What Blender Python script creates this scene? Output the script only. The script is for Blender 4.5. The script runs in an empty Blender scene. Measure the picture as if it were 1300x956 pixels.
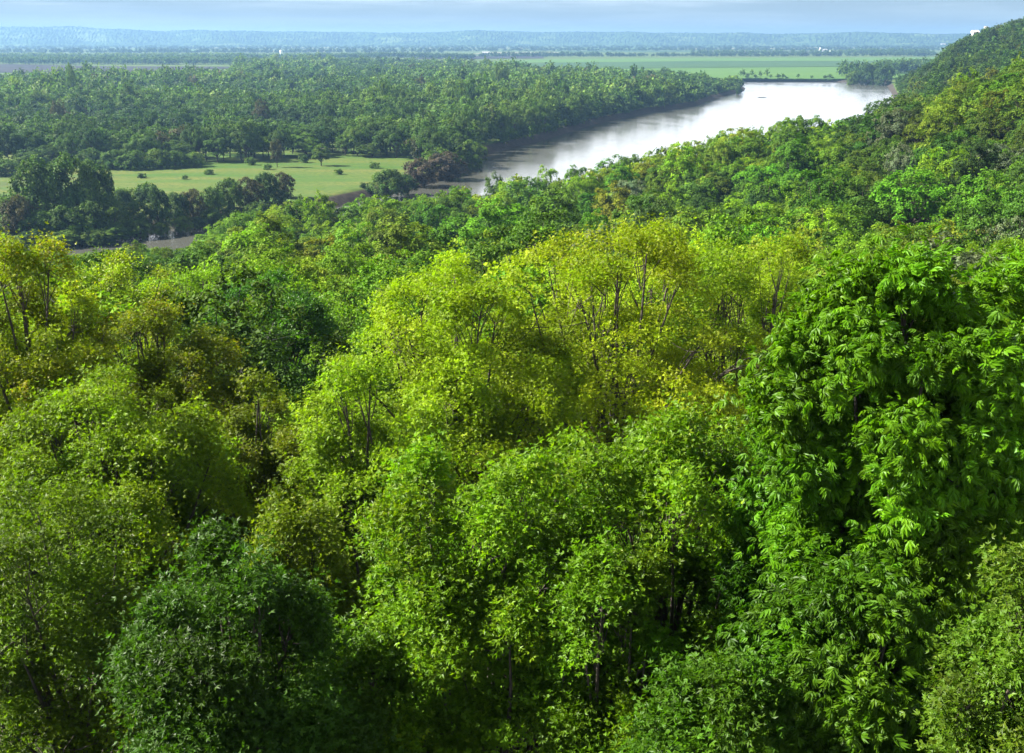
import bpy, math, random
import numpy as np
from math import radians as R_

rng = np.random.default_rng(11)
random.seed(11)
scene = bpy.context.scene
COL = scene.collection

# ------------------------------------------------------------------ camera
CAM_Z = 75.0
PITCH = R_(16.0)
F = 1500.0                     # focal length in pixels of a 1300 wide frame
cam_d = bpy.data.cameras.new('camera')
cam_d.sensor_width = 36.0
cam_d.lens = 36.0 * F / 1300.0
cam_d.clip_start = 0.5
cam_d.clip_end = 60000.0
cam = bpy.data.objects.new('camera', cam_d)
cam.location = (0, 0, CAM_Z)
cam.rotation_euler = (math.pi / 2 - PITCH, 0, 0)
COL.objects.link(cam)
scene.camera = cam
SP, CP = math.sin(PITCH), math.cos(PITCH)


def at_z(px, py, z):
    """photo pixel -> point on the level z"""
    u, v = (px - 650.0) / F, (py - 478.0) / F
    d = np.array([u, CP - v * SP, -SP - v * CP])
    t = (z - CAM_Z) / d[2]
    return np.array([0, 0, CAM_Z]) + d * t


def at_d(px, py, d):
    """photo pixel -> point d metres ahead"""
    u, v = (px - 650.0) / F, (py - 478.0) / F
    r = np.array([u, CP - v * SP, -SP - v * CP])
    return np.array([0, 0, CAM_Z]) + r * (d / r[1])


def project(P):
    P = np.atleast_2d(P)
    x, y, z = P[:, 0], P[:, 1], P[:, 2] - CAM_Z
    dep = y * CP - z * SP
    dn = -y * SP - z * CP
    dep = np.maximum(dep, 1e-3)
    return 650 + F * x / dep, 478 + F * dn / dep, dep


# ------------------------------------------------------------------ light and air
SUN_EL, SUN_AZ = 38.0, -82.0        # azimuth from straight ahead (+Y), minus = left
el, az = R_(SUN_EL), R_(SUN_AZ)
S = np.array([math.sin(az) * math.cos(el), math.cos(az) * math.cos(el), math.sin(el)])
sun_d = bpy.data.lights.new('sun', 'SUN')
sun_d.energy = 5.0
sun_d.angle = R_(0.6)
sun_d.color = (1.0, 0.95, 0.85)
sun = bpy.data.objects.new('sun', sun_d)
import mathutils
sun.rotation_euler = mathutils.Vector(-S).to_track_quat('-Z', 'Y').to_euler()
sun.location = (-300, 200, 400)
COL.objects.link(sun)

world = bpy.data.worlds.new('World')
scene.world = world
world.use_nodes = True
wt = world.node_tree
wt.nodes.clear()


def N(t, typ, **kw):
    n = t.nodes.new(typ)
    for k, v in kw.items():
        if k.startswith('i_'):
            key = k[2:]
            key = int(key) if key.isdigit() else key.replace('_', ' ')
            n.inputs[key].default_value = v
        else:
            setattr(n, k, v)
    return n


def ramp(t, fac, a, b, lo=0.0, hi=1.0):
    m = N(t, 'ShaderNodeMapRange')
    m.interpolation_type = 'SMOOTHSTEP'
    m.inputs['From Min'].default_value = a
    m.inputs['From Max'].default_value = b
    m.inputs['To Min'].default_value = lo
    m.inputs['To Max'].default_value = hi
    t.links.new(fac, m.inputs['Value'])
    return m.outputs['Result']


def mix(t, fac, a, b, mode='MIX'):
    m = N(t, 'ShaderNodeMix', data_type='RGBA', blend_type=mode)
    for sock, val in ((m.inputs[0], fac), (m.inputs[6], a), (m.inputs[7], b)):
        if hasattr(val, 'is_linked'):
            t.links.new(val, sock)
        elif isinstance(val, (int, float)):
            sock.default_value = val
        else:
            sock.default_value = (*val, 1.0)
    return m.outputs[2]


def math_(t, op, a, b=0.0):
    m = N(t, 'ShaderNodeMath', operation=op)
    for sock, val in ((m.inputs[0], a), (m.inputs[1], b)):
        if hasattr(val, 'is_linked'):
            t.links.new(val, sock)
        else:
            sock.default_value = val
    return m.outputs[0]


sky = N(wt, 'ShaderNodeTexSky', sky_type='NISHITA', sun_disc=False)
sky.sun_elevation = el
sky.sun_rotation = az
sky.altitude = 300
sky.air_density = 1.0
sky.dust_density = 1.0
sky.ozone_density = 1.5
tc = N(wt, 'ShaderNodeTexCoord')
sep = N(wt, 'ShaderNodeSeparateXYZ')
wt.links.new(tc.outputs['Generated'], sep.inputs[0])
zz = sep.outputs['Z']
# clouds: a slate blue bank low over the horizon, bright broken cloud above it
mp = N(wt, 'ShaderNodeMapping')
mp.inputs['Scale'].default_value = (1.0, 1.0, 5.0)
wt.links.new(tc.outputs['Generated'], mp.inputs['Vector'])
nz = N(wt, 'ShaderNodeTexNoise', i_Scale=2.6, i_Detail=7.0, i_Roughness=0.62)
wt.links.new(mp.outputs[0], nz.inputs['Vector'])
mp2 = N(wt, 'ShaderNodeMapping')
mp2.inputs['Scale'].default_value = (2.0, 2.0, 30.0)
wt.links.new(tc.outputs['Generated'], mp2.inputs['Vector'])
nz2 = N(wt, 'ShaderNodeTexNoise', i_Scale=3.0, i_Detail=6.0, i_Roughness=0.6)
wt.links.new(mp2.outputs[0], nz2.inputs['Vector'])
bank = mix(wt, ramp(wt, nz2.outputs['Fac'], 0.35, 0.68), (1.52, 2.08, 2.52), (1.85, 2.45, 2.9))
white = mix(wt, ramp(wt, nz.outputs['Fac'], 0.3, 0.7), (8.0, 8.7, 9.6), (11.6, 12.0, 12.5))
cloudcol = mix(wt, ramp(wt, math_(wt, 'ADD', zz, math_(wt, 'MULTIPLY', nz2.outputs['Fac'], 0.03)), 0.038, 0.085), bank, white)
cover_hi = ramp(wt, nz.outputs['Fac'], 0.42, 0.60)
low = ramp(wt, zz, 0.20, 0.42, 1.0, 0.0)
cover = math_(wt, 'MAXIMUM', math_(wt, 'MULTIPLY', cover_hi, 0.25), low)
dim = mix(wt, 1.0, sky.outputs[0], (0.27, 0.24, 0.21), 'MULTIPLY')
skycol = mix(wt, cover, dim, cloudcol)
bg = N(wt, 'ShaderNodeBackground', i_Strength=0.05)
wt.links.new(skycol, bg.inputs['Color'])
wo = N(wt, 'ShaderNodeOutputWorld')
wt.links.new(bg.outputs[0], wo.inputs['Surface'])

scene.view_settings.view_transform = 'Standard'
scene.view_settings.look = 'None'
scene.view_settings.exposure = 2.5
scene.view_settings.gamma = 1.0
scene.view_settings.use_curve_mapping = False
scene.render.engine = 'CYCLES'
cy = scene.cycles
cy.max_bounces = 6
cy.diffuse_bounces = 3
cy.glossy_bounces = 2
cy.transmission_bounces = 4
cy.volume_bounces = 0
cy.transparent_max_bounces = 4
cy.use_denoising = True
cy.denoiser = 'OPENIMAGEDENOISE'
cy.sample_clamp_indirect = 4.0
cy.caustics_reflective = False
cy.caustics_refractive = False


# ------------------------------------------------------------------ materials
def new_mat(name):
    m = bpy.data.materials.new(name)
    m.use_nodes = True
    t = m.node_tree
    t.nodes.clear()
    out = N(t, 'ShaderNodeOutputMaterial')
    return m, t, out


def leaf_mat(name, trans=0.38, rough=0.45, spec=0.35, warm=(1.2, 1.35, 0.45)):
    m, t, out = new_mat(name)
    oi = N(t, 'ShaderNodeObjectInfo')
    at = N(t, 'ShaderNodeAttribute', attribute_name='tint')
    col = mix(t, 1.0, oi.outputs['Color'], at.outputs['Color'], 'MULTIPLY')
    p = N(t, 'ShaderNodeBsdfPrincipled', i_Roughness=rough)
    p.inputs['Specular IOR Level'].default_value = spec
    t.links.new(col, p.inputs['Base Color'])
    tr = N(t, 'ShaderNodeBsdfTranslucent')
    t.links.new(mix(t, 1.0, col, warm, 'MULTIPLY'), tr.inputs['Color'])
    mx = N(t, 'ShaderNodeMixShader', i_0=trans)
    t.links.new(p.outputs[0], mx.inputs[1])
    t.links.new(tr.outputs[0], mx.inputs[2])
    t.links.new(mx.outputs[0], out.inputs['Surface'])
    return m


M_LEAF = leaf_mat('leaf', 0.46, 0.45, 0.13)
M_FOLIAGE = leaf_mat('foliage', 0.30, 0.6, 0.06)


def bark_mat():
    m, t, out = new_mat('bark')
    tc = N(t, 'ShaderNodeTexCoord')
    mp = N(t, 'ShaderNodeMapping')
    mp.inputs['Scale'].default_value = (6, 6, 1.2)
    t.links.new(tc.outputs['Object'], mp.inputs['Vector'])
    n = N(t, 'ShaderNodeTexNoise', i_Scale=2.0, i_Detail=6.0)
    t.links.new(mp.outputs[0], n.inputs['Vector'])
    c = mix(t, ramp(t, n.outputs['Fac'], 0.35, 0.7), (0.018, 0.013, 0.009), (0.062, 0.046, 0.034))
    p = N(t, 'ShaderNodeBsdfPrincipled', i_Roughness=0.9)
    t.links.new(c, p.inputs['Base Color'])
    b = N(t, 'ShaderNodeBump', i_Strength=0.6, i_Distance=0.05)
    t.links.new(n.outputs['Fac'], b.inputs['Height'])
    t.links.new(b.outputs[0], p.inputs['Normal'])
    t.links.new(p.outputs[0], out.inputs['Surface'])
    return m


M_BARK = bark_mat()


def plain_mat(name, a, b, scale=0.05, rough=0.8, detail=6.0, stretch=(1, 1, 1), bump=0.0):
    m, t, out = new_mat(name)
    g = N(t, 'ShaderNodeNewGeometry')
    mp = N(t, 'ShaderNodeMapping')
    mp.inputs['Scale'].default_value = stretch
    t.links.new(g.outputs['Position'], mp.inputs['Vector'])
    n = N(t, 'ShaderNodeTexNoise', i_Scale=scale, i_Detail=detail, i_Roughness=0.6)
    t.links.new(mp.outputs[0], n.inputs['Vector'])
    c = mix(t, ramp(t, n.outputs['Fac'], 0.3, 0.7), a, b)
    p = N(t, 'ShaderNodeBsdfPrincipled', i_Roughness=rough)
    p.inputs['Specular IOR Level'].default_value = 0.04 if rough > .7 else 0.4
    t.links.new(c, p.inputs['Base Color'])
    if bump:
        bn = N(t, 'ShaderNodeBump', i_Strength=bump, i_Distance=0.3)
        t.links.new(n.outputs['Fac'], bn.inputs['Height'])
        t.links.new(bn.outputs[0], p.inputs['Normal'])
    t.links.new(p.outputs[0], out.inputs['Surface'])
    return m


def ground_mat():
    m, t, out = new_mat('ground')
    g = N(t, 'ShaderNodeNewGeometry')
    sp = N(t, 'ShaderNodeSeparateXYZ')
    t.links.new(g.outputs['Position'], sp.inputs[0])
    n1 = N(t, 'ShaderNodeTexNoise', i_Scale=0.03, i_Detail=8.0, i_Roughness=0.65)
    n2 = N(t, 'ShaderNodeTexNoise', i_Scale=0.4, i_Detail=5.0)
    mp = N(t, 'ShaderNodeMapping')
    mp.inputs['Scale'].default_value = (0.35, 1.6, 1)
    mp.inputs['Rotation'].default_value = (0, 0, R_(10))
    t.links.new(g.outputs['Position'], mp.inputs['Vector'])
    n3 = N(t, 'ShaderNodeTexNoise', i_Scale=0.022, i_Detail=9.0, i_Roughness=0.72)
    t.links.new(mp.outputs[0], n3.inputs['Vector'])
    t.links.new(g.outputs['Position'], n1.inputs['Vector'])
    t.links.new(g.outputs['Position'], n2.inputs['Vector'])
    grass = mix(t, ramp(t, n3.outputs['Fac'], 0.35, 0.68), (0.028, 0.068, 0.007), (0.076, 0.082, 0.016))
    grass = mix(t, ramp(t, n2.outputs['Fac'], 0.4, 0.7, 0, 0.75), grass, (0.024, 0.052, 0.007))
    mud = mix(t, ramp(t, n2.outputs['Fac'], 0.3, 0.7), (0.018, 0.015, 0.012), (0.042, 0.034, 0.026))
    litter = mix(t, ramp(t, n2.outputs['Fac'], 0.3, 0.7), (0.012, 0.018, 0.006), (0.028, 0.026, 0.012))
    zn = math_(t, 'ADD', sp.outputs['Z'], math_(t, 'MULTIPLY', n1.outputs['Fac'], 1.2))
    c = mix(t, ramp(t, zn, 4.3, 5.0), mud, grass)
    c = mix(t, ramp(t, zn, 5.6, 7.0), c, litter)
    p = N(t, 'ShaderNodeBsdfPrincipled', i_Roughness=0.95)
    p.inputs['Specular IOR Level'].default_value = 0.1
    t.links.new(c, p.inputs['Base Color'])
    t.links.new(p.outputs[0], out.inputs['Surface'])
    return m


def water_mat():
    m, t, out = new_mat('water')
    g = N(t, 'ShaderNodeNewGeometry')
    mp = N(t, 'ShaderNodeMapping')
    mp.inputs['Rotation'].default_value = (0, 0, R_(-20))
    mp.inputs['Scale'].default_value = (1.0, 0.35, 1)
    t.links.new(g.outputs['Position'], mp.inputs['Vector'])
    n1 = N(t, 'ShaderNodeTexNoise', i_Scale=0.5, i_Detail=4.0)
    n2 = N(t, 'ShaderNodeTexNoise', i_Scale=0.035, i_Detail=5.0, i_Roughness=0.6)
    n2.inputs['Distortion'].default_value = 0.3
    t.links.new(mp.outputs[0], n1.inputs['Vector'])
    t.links.new(mp.outputs[0], n2.inputs['Vector'])
    p = N(t, 'ShaderNodeBsdfPrincipled')
    p.inputs['Base Color'].default_value = (0.05, 0.05, 0.042, 1)
    p.inputs['IOR'].default_value = 1.33
    t.links.new(ramp(t, n2.outputs['Fac'], 0.35, 0.7, 0.14, 0.21), p.inputs['Roughness'])
    b = N(t, 'ShaderNodeBump', i_Distance=0.06)
    t.links.new(ramp(t, n2.outputs['Fac'], 0.35, 0.65, 0.30, 1.0), b.inputs['Strength'])
    t.links.new(n1.outputs['Fac'], b.inputs['Height'])
    t.links.new(b.outputs[0], p.inputs['Normal'])
    t.links.new(p.outputs[0], out.inputs['Surface'])
    return m


M_GROUND, M_WATER = ground_mat(), water_mat()


# ------------------------------------------------------------------ mesh helpers
def mesh_from(name, verts, faces_list, mats, tints=None, mat_ids=None, smooth=False):
    """faces_list: list of (n,k) index arrays, tints/mat_ids: matching lists of (n,3) / int"""
    me = bpy.data.meshes.new(name)
    verts = np.ascontiguousarray(verts, dtype=np.float32)
    me.vertices.add(len(verts))
    me.vertices.foreach_set('co', verts.ravel())
    loops = np.concatenate([f.ravel() for f in faces_list]).astype(np.int32)
    tot = np.concatenate([np.full(len(f), f.shape[1], np.int32) for f in faces_list])
    start = np.concatenate([[0], np.cumsum(tot)[:-1]]).astype(np.int32)
    me.loops.add(len(loops))
    me.loops.foreach_set('vertex_index', loops)
    me.polygons.add(len(tot))
    me.polygons.foreach_set('loop_start', start)
    me.polygons.foreach_set('loop_total', tot)
    for m in mats:
        me.materials.append(m)
    if mat_ids is not None:
        ids = np.concatenate([np.full(len(f), i, np.int32) for f, i in zip(faces_list, mat_ids)])
        me.polygons.foreach_set('material_index', ids)
    me.polygons.foreach_set('use_smooth', np.full(len(tot), bool(smooth)))
    me.update(calc_edges=True)
    if tints is not None:
        a = me.attributes.new('tint', 'FLOAT_COLOR', 'FACE')
        c = np.ones((len(tot), 4), np.float32)
        c[:, :3] = np.concatenate(tints)
        a.data.foreach_set('color', c.ravel())
    return me


def link(name, me, parent=None, loc=(0, 0, 0), rz=0.0, sc=(1, 1, 1)):
    o = bpy.data.objects.new(name, me)
    o.location, o.rotation_euler, o.scale = loc, (0, 0, rz), sc
    if parent:
        o.parent = parent
    COL.objects.link(o)
    return o


def tag(o, label=None, cat=None, group=None, kind=None):
    for k, v in (('label', label), ('category', cat), ('group', group), ('kind', kind)):
        if v:
            o[k] = v
    return o


def nrm(v):
    return v / np.maximum(np.linalg.norm(v, axis=-1, keepdims=True), 1e-9)


def tubes(lines, sides=5):
    """lines: list of (pts (n,3), radii (n,)); -> verts, quads"""
    V, Q, off = [], [], 0
    for pts, rad in lines:
        pts, rad = np.asarray(pts, float), np.asarray(rad, float)
        n = len(pts)
        tan = nrm(np.gradient(pts, axis=0))
        ref = np.array([0.31, 0.17, 0.93]) if abs(tan[:, 2]).mean() < 0.8 else np.array([0.9, 0.3, 0.1])
        a = nrm(np.cross(tan, ref))
        b = np.cross(tan, a)
        th = np.linspace(0, 2 * math.pi, sides, endpoint=False)
        ring = pts[:, None] + rad[:, None, None] * (np.cos(th)[None, :, None] * a[:, None] + np.sin(th)[None, :, None] * b[:, None])
        V.append(ring.reshape(-1, 3))
        i = np.arange(n - 1)[:, None] * sides + np.arange(sides)[None]
        j = np.arange(n - 1)[:, None] * sides + (np.arange(sides)[None] + 1) % sides
        Q.append(np.stack([i, j, j + sides, i + sides], -1).reshape(-1, 4) + off)
        off += n * sides
    return np.concatenate(V), np.concatenate(Q)


def bez(a, b, c, n):
    t = np.linspace(0, 1, n)[:, None]
    return (1 - t) ** 2 * a + 2 * t * (1 - t) * b + t * t * c


# leaf templates: x across, y along the leaf, z its normal; faces are quads
T_SIMPLE = (np.array([[0, 0, 0], [.34, .5, .09], [0, 1, -.06], [-.34, .5, .09]]), np.array([[0, 1, 2, 3]]))
T_CLUMP = (np.array([[-.1, -.5, 0], [.46, -.08, .14], [.1, .5, 0.02], [-.46, .08, .14]]), np.array([[0, 1, 2, 3]]))
T_LOBED = (np.array([[0, 0, 0], [.13, .5, .03], [0, 1, -.08], [-.13, .5, .03],
                     [0, .12, 0], [.34, .22, .08], [.52, .62, .02], [.10, .42, .04],
                     [0, .12, 0], [-.10, .42, .04], [-.52, .62, .02], [-.34, .22, .08]]),
           np.array([[0, 1, 2, 3], [4, 5, 6, 7], [8, 9, 10, 11]]))


def pinnate():
    """a spray of narrow drooping leaflets"""
    v, f = [], []
    for y0, a, ln, dr in [(0, -72, .62, .34), (.05, -44, .85, .46), (.25, -20, .9, .62), (.3, 10, .95, .70), (.1, 38, .88, .5), (0, 68, .66, .34), (.45, -38, .6, .7), (.45, 34, .6, .72)]:
        a = R_(a)
        dx, dy = math.sin(a), math.cos(a)
        ln *= .84
        px, py = -dy * .135, dx * .135
        o = len(v)
        v += [[0, y0, -.15 * y0], [dx * ln * .45 + px, y0 + dy * ln * .45 + py, -dr * .3], [dx * ln * .95, y0 + dy * ln * .95, -dr], [dx * ln * .45 - px, y0 + dy * ln * .45 - py, -dr * .3]]
        f.append([o, o + 1, o + 2, o + 3])
    return np.array(v), np.array(f)


T_PINNATE = pinnate()


def scatter(tpl, pos, nor, tan, size):
    tv, tf = tpl
    nor = nrm(nor)
    tan = nrm(tan - (tan * nor).sum(-1, keepdims=True) * nor)
    bit = np.cross(tan, nor)
    s = size[:, None, None]
    V = pos[:, None] + s * (tv[None, :, 0:1] * bit[:, None] + tv[None, :, 1:2] * tan[:, None] + tv[None, :, 2:3] * nor[:, None])
    Fc = tf[None] + (np.arange(len(pos)) * len(tv))[:, None, None]
    return V.reshape(-1, 3).astype(np.float32), Fc.reshape(-1, tf.shape[1])


def sphere_dirs(n, r):
    d = r.normal(size=(n, 3))
    return nrm(d)


def crown_geometry(r, rad, n_lobe, n_spray, per_spray, size, tpl, zmin=-0.55, lobe=(0.24, 0.46), up=0.6, tint_var=0.18,
                   tip=(1.25, 1.15, 0.8), spray_r=0.2, taper=0.0, n_sub=6, wild=1.0, shoots=0.3, soft=0.7):
    """crown centred on the origin, half axes rad: boughs > leaf pads > sprays > leaves.
    returns leaf verts, faces, tints, bough centres, spray centres"""
    rad = np.asarray(rad, float)
    k = np.arange(n_lobe) + 0.5
    z = 1 - (1 - zmin) * k / n_lobe
    ph = k * 2.39996 + r.uniform(0, 6.28)
    z = np.clip(z + r.normal(0, .10, n_lobe), zmin, 1)
    ph = ph + r.normal(0, .25, n_lobe)
    hz = np.sqrt(np.maximum(1 - z * z, 0))
    d = np.stack([hz * np.cos(ph), hz * np.sin(ph), z], -1)
    lr = lobe[0] + (lobe[1] - lobe[0]) * r.uniform(0, 1, n_lobe) ** 1.4
    cen = d * (1.02 - lr * 0.9)[:, None] * (1 + wild * r.uniform(-0.34, 0.16, n_lobe))[:, None]
    if taper:
        cen[:, :2] *= (1 - taper * np.clip(cen[:, 2:3], -0.5, 1))
    n_out = n_lobe
    cen = np.concatenate([cen, d[::3] * 0.3])          # inner boughs
    lr = np.concatenate([lr, lr[::3] * 1.1])
    nl = len(cen)
    out = nrm(cen + 1e-6)
    # leaf pads on the upper and outer side of each bough, flattened
    sd = sphere_dirs(nl * n_sub, r)
    li = np.repeat(np.arange(nl), n_sub)
    fav = nrm(out[li] * [1, 1, .5] + [0, 0, .55])
    bad = (sd * fav).sum(-1) < -0.25
    sd[bad] *= -1
    sr = lr[li] * r.uniform(0.32, 0.54, len(li))
    sc = cen[li] + sd * (lr[li] * r.uniform(0.45, 0.95, len(li)))[:, None] * [1, 1, .8]
    w = sr ** 2
    pi_ = r.choice(len(sc), n_spray, p=w / w.sum())
    pd = sphere_dirs(n_spray, r)
    pf = nrm(sd[pi_] * .6 + [0, 0, .7])
    flip = (pd * pf).sum(-1) < -0.15
    pd[flip] *= -1
    sp = sc[pi_] + pd * (sr[pi_] * r.uniform(0.45, 1.1, n_spray))[:, None] * [1, 1, .5]
    outw = nrm(pd * [1, 1, 1.2] * 0.7 + sd[pi_] * 0.35 + out[li[pi_]] * 0.3 + [0, 0, 0.2])
    si = np.repeat(np.arange(n_spray), per_spray)
    n = len(si)
    o_ = outw[si]
    off = r.normal(size=(n, 3)) * spray_r
    off -= (off * o_).sum(-1, keepdims=True) * o_ * 0.55
    shoot = (r.uniform(0, 1, n_spray) < shoots)[si]
    off = off + o_ * (shoot * np.abs(r.normal(size=n)) * spray_r * 1.4)[:, None]
    pos = sp[si] * rad + off
    nor = o_ * (1.1 - soft) + np.array([0, 0, up]) + r.normal(size=(n, 3)) * soft
    tan = o_ * 0.5 + nrm(off) * 0.7 + r.normal(size=(n, 3)) * 0.45 + [0, 0, -0.15]
    sz = size * r.uniform(0.5, 1.45, n)
    q = pos / rad
    kz = 1.0 / np.percentile(q[:, 2], 99.7)
    kh = 1.0 / np.percentile(np.hypot(q[:, 0], q[:, 1]), 97)
    kk = np.array([kh, kh, kz])
    pos, cen, sp = pos * kk, cen * kk, sp * kk
    V, Fc = scatter(tpl, pos, nor, tan, sz)
    br = 1 + tint_var * r.normal(size=n) + 0.5 * tint_var * r.normal(size=n_spray)[si]
    br = br + (0.16 * r.normal(size=nl))[li[pi_]][si]
    hue = (1 + 0.05 * r.normal(size=nl))[li[pi_]][si] * (1 + 0.05 * r.normal(size=n_spray))[si]
    tipf = np.clip((np.linalg.norm(sp, axis=-1) - 0.72) * 3, 0, 1)[si] * r.uniform(0, 1, n) * np.clip(r.normal(0.6, 0.5, n_spray), 0, 1)[si]
    t = np.clip(br, 0.5, 1.7)[:, None] * np.stack([np.clip(hue, .6, 1.4), np.ones(n), np.ones(n)], -1) * (1 + tipf[:, None] * (np.array(tip) - 1))
    t = np.repeat(t, len(tpl[1]), axis=0)
    return V, Fc, t, cen * rad, sp * rad


def skeleton(r, base, crown_c, lobes, sprays, r0, n_twig=200, sides=6, lean=0.0):
    """trunk, limbs to the lobes and twigs to the sprays (all in one frame); -> verts, quads"""
    base, crown_c = np.asarray(base, float), np.asarray(crown_c, float)
    fork = base + (crown_c - base) * 0.62
    lines = []
    wob = r.normal(0, r0 * 0.8, 3) * [1, 1, 0]
    tr = bez(base, (base + fork) / 2 + wob, fork, 6)
    top = crown_c + [0, 0, lobes[:, 2].max() * 0.55]
    tr2 = bez(fork, crown_c + wob, top, 6)
    rr = np.concatenate([np.linspace(r0, r0 * .72, 6), np.linspace(r0 * .66, r0 * .12, 5)])
    tr = np.concatenate([tr, tr2[1:]])
    rr[0] *= 1.35
    lines.append((tr, rr))
    for L in lobes:
        tgt = crown_c + L
        s = r.uniform(0.35, 0.75)
        k = int(s * (len(tr) - 1))
        a = tr[k]
        if tgt[2] < a[2] + 0.5:
            k = max(2, k - 3)
            a = tr[k]
        mid = (a + tgt) / 2 + np.array([0, 0, -0.06 * np.linalg.norm(tgt - a)]) + r.normal(0, .25, 3)
        lines.append((bez(a, mid, tgt, 6), np.linspace(min(rr[k] * .55, r0 * .4), r0 * 0.07, 6)))
    V1, Q1 = tubes(lines, sides)
    if n_twig:
        idx = r.choice(len(sprays), min(n_twig, len(sprays)), replace=False)
        sp = sprays[idx]
        li = ((sp[:, None] - lobes[None]) ** 2).sum(-1).argmin(1)
        tw = []
        for p, l in zip(sp, li):
            a = crown_c + lobes[l] * r.uniform(0.7, 1.0)
            b = crown_c + p * 0.98
            tw.append((bez(a, (a + b) / 2 + r.normal(0, .15, 3), b, 4), np.linspace(r0 * .08, r0 * .02, 4)))
        V2, Q2 = tubes(tw, 3)
        return np.concatenate([V1, V2]), np.concatenate([Q1, Q2 + len(V1)])
    return V1, Q1


# ------------------------------------------------------------------ river, banks, ground heights
FAR_BANK_PX = [(-500, 345), (-150, 322), (30, 310), (120, 302), (190, 293), (260, 285), (340, 277), (420, 265), (480, 251), (518, 241),
               (560, 229), (589, 219), (606, 206), (622, 194), (645, 188), (690, 178), (760, 156), (830, 142), (888, 133), (900, 127), (944, 116), (946, 112), (925, 106),
               (936, 101.5), (1000, 101.5), (1060, 104), (1125, 106)]
NEAR_BANK_PX = [(1128, 111), (1135, 125), (1130, 150), (1100, 200), (1000, 250), (800, 285), (600, 305), (400, 325), (200, 340), (0, 357), (-500, 390)]
RIVER = np.array([at_z(x, y, 0)[:2] for x, y in FAR_BANK_PX + NEAR_BANK_PX])
NB = np.array([at_z(x, y, 0)[:2] for x, y in NEAR_BANK_PX])
NEARPOLY = np.concatenate([NB, [[-1500, -300], [2500, -300], [2600, 1700], [1500, 2050], [900, 2150], [700, 2000]]])


def inside(poly, X, Y):
    res = np.zeros(X.shape, bool)
    n = len(poly)
    for i in range(n):
        x0, y0 = poly[i]
        x1, y1 = poly[(i + 1) % n]
        if y0 == y1:
            continue
        c = ((y0 > Y) != (y1 > Y)) & (X < (x1 - x0) * (Y - y0) / (y1 - y0) + x0)
        res ^= c
    return res


def dist_line(poly, X, Y, closed=True):
    d = np.full(X.shape, 1e12)
    n = len(poly)
    for i in range(n if closed else n - 1):
        a, b = poly[i], poly[(i + 1) % n]
        ab = b - a
        t = np.clip(((X - a[0]) * ab[0] + (Y - a[1]) * ab[1]) / max(ab @ ab, 1e-9), 0, 1)
        d = np.minimum(d, (X - a[0] - t * ab[0]) ** 2 + (Y - a[1] - t * ab[1]) ** 2)
    return np.sqrt(d)


# canopy seen in the photograph: (px, py, metres ahead); the ground lies a tree's height below it
CANOPY = [(820, 275, 225), (640, 315, 300), (480, 345, 165), (310, 300, 320), (335, 350, 100), (120, 330, 110), (120, 324, 240),
          (950, 280, 340), (1000, 200, 400), (900, 180, 430), (700, 218, 480), (1060, 152, 480), (1200, 120, 430), (1240, 95, 410),
          (1290, 70, 370), (1110, 322, 110), (1270, 320, 120), (1200, 220, 240), (1150, 290, 200), (1250, 290, 190), (1300, 180, 290),
          (540, 250, 430), (400, 275, 400), (560, 360, 150), (1090, 140, 600), (1100, 116, 950), (1130, 100, 1050), (1170, 90, 1150),
          (1190, 84, 1500), (1215, 56, 1480), (1240, 40, 1450), (1300, 22, 1400), (1400, 8, 1350), (1280, 80, 1000), (1250, 120, 760),
          (1400, 60, 600), (1500, 0, 1000), (1700, 20, 700), (1190, 82, 1750), (1500, 20, 1700), (-200, 330, 150), (-400, 340, 180), (-200, 330, 260)]
CTRL = [(*at_d(px, py, d)[:2], at_d(px, py, d)[2] - 13.5) for px, py, d in CANOPY]
CTRL += [(x, y, 4.0) for x, y in NB]
CTRL += [(0, 0, 57), (-40, 0, 57), (40, 0, 59), (0, -80, 60), (-150, -60, 56), (160, -60, 64), (0, 22, 54), (10, 48, 50), (-15, 40, 51),
         (22, 22, 55), (-40, 40, 51), (0, 75, 46), (-300, -300, 58), (400, -300, 66), (1200, -200, 85), (2400, 600, 90), (2500, 1500, 60),
         (1500, 1300, 80), (-900, 0, 45), (300, 60, 68), (110, 60, 58)]
CTRL = np.array(CTRL)
_d = np.sqrt(((CTRL[:, None, :2] - CTRL[None, :, :2]) ** 2).sum(-1))
_A = np.block([[_d - np.eye(len(CTRL)) * 4.0 * -1, np.ones((len(CTRL), 1))], [np.ones((1, len(CTRL))), np.zeros((1, 1))]])
_A = np.block([[-_d + np.eye(len(CTRL)) * 3.0, np.ones((len(CTRL), 1))], [np.ones((1, len(CTRL))), np.zeros((1, 1))]])
_w = np.linalg.solve(_A, np.concatenate([CTRL[:, 2], [0]]))


def rbf(X, Y):
    out = np.full(X.shape, _w[-1])
    for (cx, cy_, _), w in zip(CTRL, _w[:-1]):
        out -= w * np.sqrt((X - cx) ** 2 + (Y - cy_) ** 2)
    return out


FLAT = 4.5


def sstep(x, a, b):
    t = np.clip((x - a) / (b - a), 0, 1)
    return t * t * (3 - 2 * t)


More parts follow.
